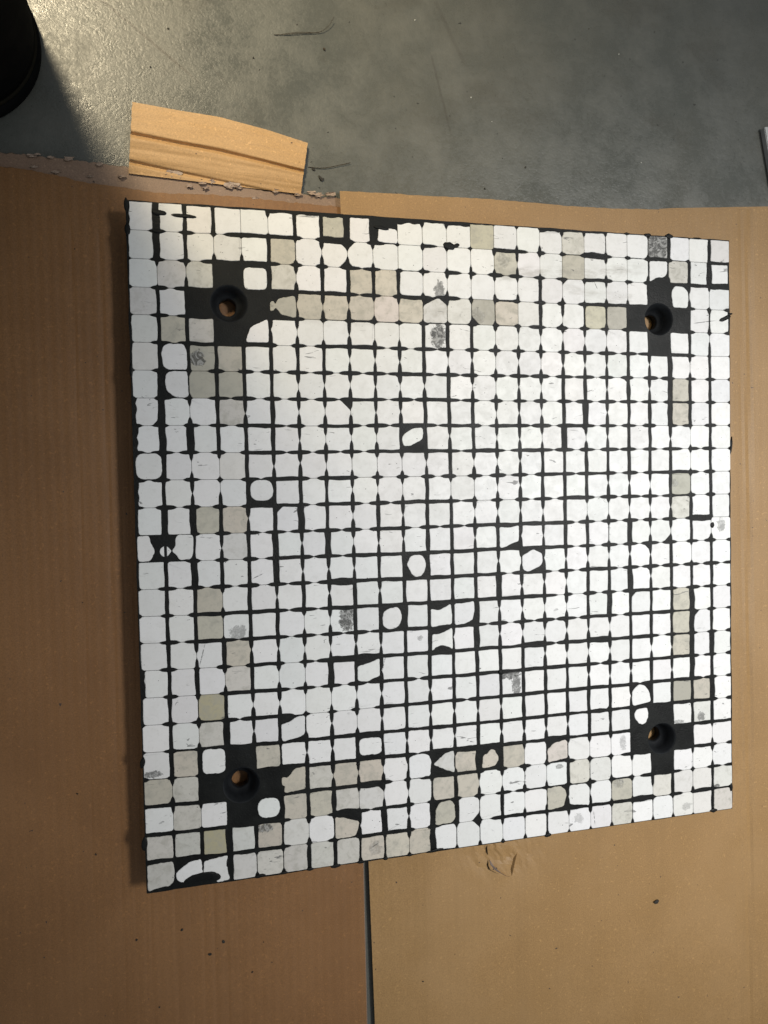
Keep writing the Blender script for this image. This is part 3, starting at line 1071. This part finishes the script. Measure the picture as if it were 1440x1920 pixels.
def shade_block_part(rows, name, mat, cap0=True, cap1=True):
    """rows: (z, inset) rings of a long rounded footprint"""
    base = [(-R_ + R_ * math.cos(a), R_ * math.sin(a)) for a in [math.radians(-90 + 180 * k / 28) for k in range(29)]]
    far = -.42
    base += [(far - .02 * math.cos(a), R_ * math.sin(a)) for a in [math.radians(90 - 180 * k / 8) for k in range(9)]]
    n = len(base)
    cx = far / 2
    vs, fs = [], []
    for z, ins in rows:
        for x, y in base:
            L = math.hypot(x - cx, y)
            vs.append((tip.x + x - ins * (1 if x > cx else -1) * min(1, abs(x - cx) / .17), tip.y + y * (1 - ins / R_), z))
    for k in range(len(rows) - 1):
        for i in range(n):
            j = (i + 1) % n
            fs.append((k * n + i, k * n + j, (k + 1) * n + j, (k + 1) * n + i))
    if cap0: fs.append(tuple(reversed(range(n))))
    if cap1: fs.append(tuple(range((len(rows) - 1) * n, len(rows) * n)))
    me = mesh(name, vs, fs)
    bm = bmesh.new(); bm.from_mesh(me); bmesh.ops.recalc_face_normals(bm, faces=bm.faces); bm.to_mesh(me); bm.free()
    for p in me.polygons: p.use_smooth = len(p.vertices) == 4
    o = link(name, me, mat)
    reparent(o, bt)


shade_block_part([(0.0, .003), (.003, .0005), (.010, 0), (.013, .001), (.014, .003)], 'base', M_block)
shade_block_part([(.0142, .0028), (.0150, .0016), (.0160, .0016), (.0168, .0028)], 'base_rim', M_rim)
shade_block_part([(.0170, .0030), (.03, .0020), (.10, .0010), (.30, .0004), (.62, .0), (.76, .0)], 'body', M_block)
shade_block_part([(.762, -.004), (.780, -.004), (.790, .004), (.793, .020)], 'block_top', M_block)


# ------------------------------------------------------------------ metal bar end at the right edge
def prism(name, pix, z0, z1, mat):
    n = len(pix)
    vs = [P(x, y, z1) for x, y in pix] 
    vs += [Vector((v.x, v.y, z0)) for v in vs]
    fs = [tuple(range(n)), tuple(reversed(range(n, 2 * n)))]
    for i in range(n):
        j = (i + 1) % n
        fs.append((i, n + i, n + j, j))
    me = mesh(name, vs, fs)
    bm = bmesh.new(); bm.from_mesh(me); bmesh.ops.recalc_face_normals(bm, faces=bm.faces)
    bmesh.ops.bevel(bm, geom=list(bm.edges), offset=.0006 if z1 > .005 else .00015, segments=2, affect='EDGES')
    bm.to_mesh(me); bm.free()
    return link(name, me, mat)


o = prism('metal_plate', [(1433.5, 238), (1475, 235), (1490, 345), (1452, 348)], 0.0, .0062, M_grey)
tag(o, 'corner of a light grey metal plate cut off by the right edge of the photo', 'metal plate')


# ------------------------------------------------------------------ debris
def fibre(name, pts, rad, z, mat):
    cu = bpy.data.curves.new(name, 'CURVE')
    cu.dimensions = '3D'
    sp = cu.splines.new('NURBS')
    sp.points.add(len(pts) - 1)
    for i, (x, y, dz) in enumerate(pts):
        q = P(x, y, z + dz)
        sp.points[i].co = (*q, 1)
    sp.use_endpoint_u = True
    sp.order_u = 3
    cu.bevel_depth = rad
    cu.bevel_resolution = 2
    tmp = bpy.data.objects.new('tmp', cu)
    C.objects.link(tmp)
    dg = bpy.context.evaluated_depsgraph_get()
    me = bpy.data.meshes.new_from_object(tmp.evaluated_get(dg))
    bpy.data.objects.remove(tmp)
    me.name = name
    me.materials.clear()
    return link(name, me, mat, smooth=True)


o = fibre('wire', [(514, 65, 0), (530, 65, .0005), (556, 62, .001), (580, 62, .0005), (602, 60, .0008), (613, 52, .002), (621, 42, .003), (626, 32, .004)], .00022, .0005, M_wire)
tag(o, 'thin dark wire with a hooked end on the concrete near the top edge', 'wire')
o = fibre('wire', [(518, 66, 0), (535, 63, .001), (565, 59, .001), (600, 62, .0003)], .00018, .0004, M_wire)
tag(o, 'hair fine fibre lying along the thin hooked wire', 'fibre')
o = fibre('wire', [(578, 313, 0), (600, 316, .0006), (622, 313, .0009), (657, 305, .001)], .00028, .0004, M_wire)
tag(o, 'short thin wire on the concrete just right of the golden offcut', 'wire')


def crumb(name, x, y, r, z, mat, seed, el=1.0):
    rnd = random.Random(seed)
    bm = bmesh.new()
    bmesh.ops.create_icosphere(bm, subdivisions=1, radius=1)
    q = P(x, y, z)
    r *= .72
    rot = Matrix.Rotation(rnd.uniform(0, 3.1), 3, 'Z')
    s = r / 2400
    for v in bm.verts:
        k = rnd.uniform(.55, 1.1)
        v.co = rot @ Vector((v.co.x * s * k * el, v.co.y * s * k, (v.co.z + .8) * s * .6 * k)) + q
    me = bpy.data.meshes.new(name)
    bm.to_mesh(me); bm.free()
    return link(name, me, mat)


DEB = [
       (588, 318, 4, 'f', 'small pale brown chip at the left end of the short wire', 1.8),
       (475, 109, 3.2, 'f', 'round dark crumb on the concrete right of the floor crack', 1),
       (315, 54, 3.2, 'f', 'dark crumb on the concrete beside the upper end of the floor crack', 1.2),
       (282, 126, 2.4, 'f', 'tiny dark speck on the bright patch of concrete under the floor crack', 1.2),
       (486, 131, 2.0, 'f', 'tiny dark speck just below the round crumb on the concrete', 1.2),
       (557, 46, 1.8, 'f', 'tiny dark speck above the hooked wire', 1.1),
       (608, 93, 4, 'f', 'dull brown crumb on the concrete below the hooked wire', 1.3),
       (615, 248, 2.2, 'f', 'tiny dark speck above the right end of the golden offcut', 1.2),
       (985, 314, 3.4, 'f', 'dark crumb on the green grey concrete above the middle of the kraft sheet', 1.3),
       (942, 297, 1.8, 'f', 'tiny dark speck up and left of the crumb above the kraft sheet', 1.1),
       (909, 354, 2.8, 'f', 'faint dark speck on the concrete touching the kraft sheet edge', 1.1),
       (1227, 60, 1.8, 'f', 'tiny dark speck on the concrete near the top right', 1.1),
       (1104, 54, 1.8, 'f', 'tiny dark speck on the concrete near the top, left of the top right one', 1.1),
       (1380, 228, 1.8, 'f', 'tiny dark speck on the concrete left of the grey metal plate', 1.1),
       (1229, 1690, 7.5, 'b', 'large black crumb alone on the kraft sheet at lower right', 1.5),
       (793, 1840, 2.2, 'b', 'tiny dark speck on the kraft sheet near the bottom edge', 1.2),
       (853, 1789, 1.6, 'b', 'tiniest dark speck on the kraft sheet right of the gap', 1.0),
       (931, 1628, 3, 'b', 'black crumb in the torn dent below the panel', 1.3),
       (341, 1743, 4.2, 'a', 'black crumb on the shadowed brown sheet just below the panel corner', 1.5),
       (419, 1765, 5, 'a', 'largest black crumb on the brown sheet below the panel', 1.5),
       (394, 1789, 4.4, 'a', 'black crumb below and left of the largest one on the brown sheet', 1.4),
       (256, 1762, 3.4, 'a', 'small black crumb left of the others on the brown sheet', 1.3),
       (473, 1822, 3, 'a', 'small black crumb on the brown sheet towards the gap', 1.3),
       (510, 1804, 2, 'a', 'tiny dark speck on the brown sheet nearest the gap', 1.1),
       (299, 1888, 2.6, 'a', 'small dark crumb on the brown sheet near the bottom edge', 1.2),
       (494, 1766, 2, 'a', 'tiny dark speck on the brown sheet right of the largest crumb', 1.1),
       (145, 1488, 2.6, 'a', 'small dark crumb on the brown sheet left of the panel', 1.2),
       (180, 1602, 2.6, 'a', 'small dark crumb on the brown sheet by the lower left panel corner', 1.6),
       (155, 1130, 2.0, 'a', 'tiny dark speck on the brown sheet left of the panel middle', 1.1),
       (140, 467, 2.0, 'a', 'tiny dark speck on the brown sheet left of the upper panel corner', 1.1)]
o = prism('crumb', [(597.5, 328.5), (600, 329), (604.5, 334), (607, 333), (608, 336), (604, 339.5), (600, 336)], 0, .0014, M_dark)
tag(o, 'v shaped dark crumb beside the short wire, right of the golden offcut', 'crumb', 'loose crumbs of dirt')
for i, (x, y, r_, wh, lab, el) in enumerate(DEB):
    z = {'f': 0, 'b': .0078 + .0, 'a': .0037}[wh]
    o = crumb('crumb', x, y, r_, z, M_wire if 'brown' in lab[:12] else M_dark, i, el)
    tag(o, lab, 'crumb', 'loose crumbs of dirt')
for i, (x, y, r_, lab) in enumerate([(1160, 102, 2.6, 'small white fleck on the concrete, topmost of the pale ones'),
                                     (883, 183, 2.4, 'white fleck on the concrete left of centre top'),
                                     (778, 38, 2.2, 'white fleck on the concrete near the top edge right of the wire'),
                                     (1202, 305, 1.8, 'white fleck on the concrete lowest and farthest right'),
                                     (922, 228, 1.4, 'faint white fleck just below the one left of centre top')]):
    o = crumb('fleck', x, y, r_, 0, M_pale, 50 + i, 1.2)
    tag(o, lab, 'fleck', 'white flecks on the concrete')


# torn slits of the dented patch (dark openings) as raised curls of paper
def curl(pts, wd, z, mat, name):
    vs, fs = [], []
    for i, (x, y) in enumerate(pts):
        k = math.sin(math.pi * i / (len(pts) - 1))
        a = P(x, y, z + .0003)
        b = P(x + wd * k, y + wd * .35 * k, z + .0022 * k + .0003)
        c = P(x + wd * .5 * k, y + wd * .2 * k, z)
        vs += [a, b, c]
    for i in range(len(pts) - 1):
        a = i * 3
        fs += [(a, a + 1, a + 4, a + 3), (a + 1, a + 2, a + 5, a + 4), (a + 2, a, a + 3, a + 5)]
    o = link(name, mesh(name, vs, fs), mat)
    return o


zz = .0082
sheetB = [o for o in C.objects if o.name == 'cardboard_sheet.001'][0]
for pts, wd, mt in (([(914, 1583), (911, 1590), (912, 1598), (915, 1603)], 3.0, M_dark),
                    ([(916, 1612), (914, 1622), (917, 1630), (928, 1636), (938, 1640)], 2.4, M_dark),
                    ([(918, 1612), (920, 1622), (930, 1633), (945, 1641), (958, 1644)], 9, M_torn),
                    ([(970, 1598), (962, 1612), (958, 1630), (960, 1642)], 5, M_cardB)):
    o = curl(pts, wd, zz - .0004, mt, 'torn_flap')
    o.parent = sheetB
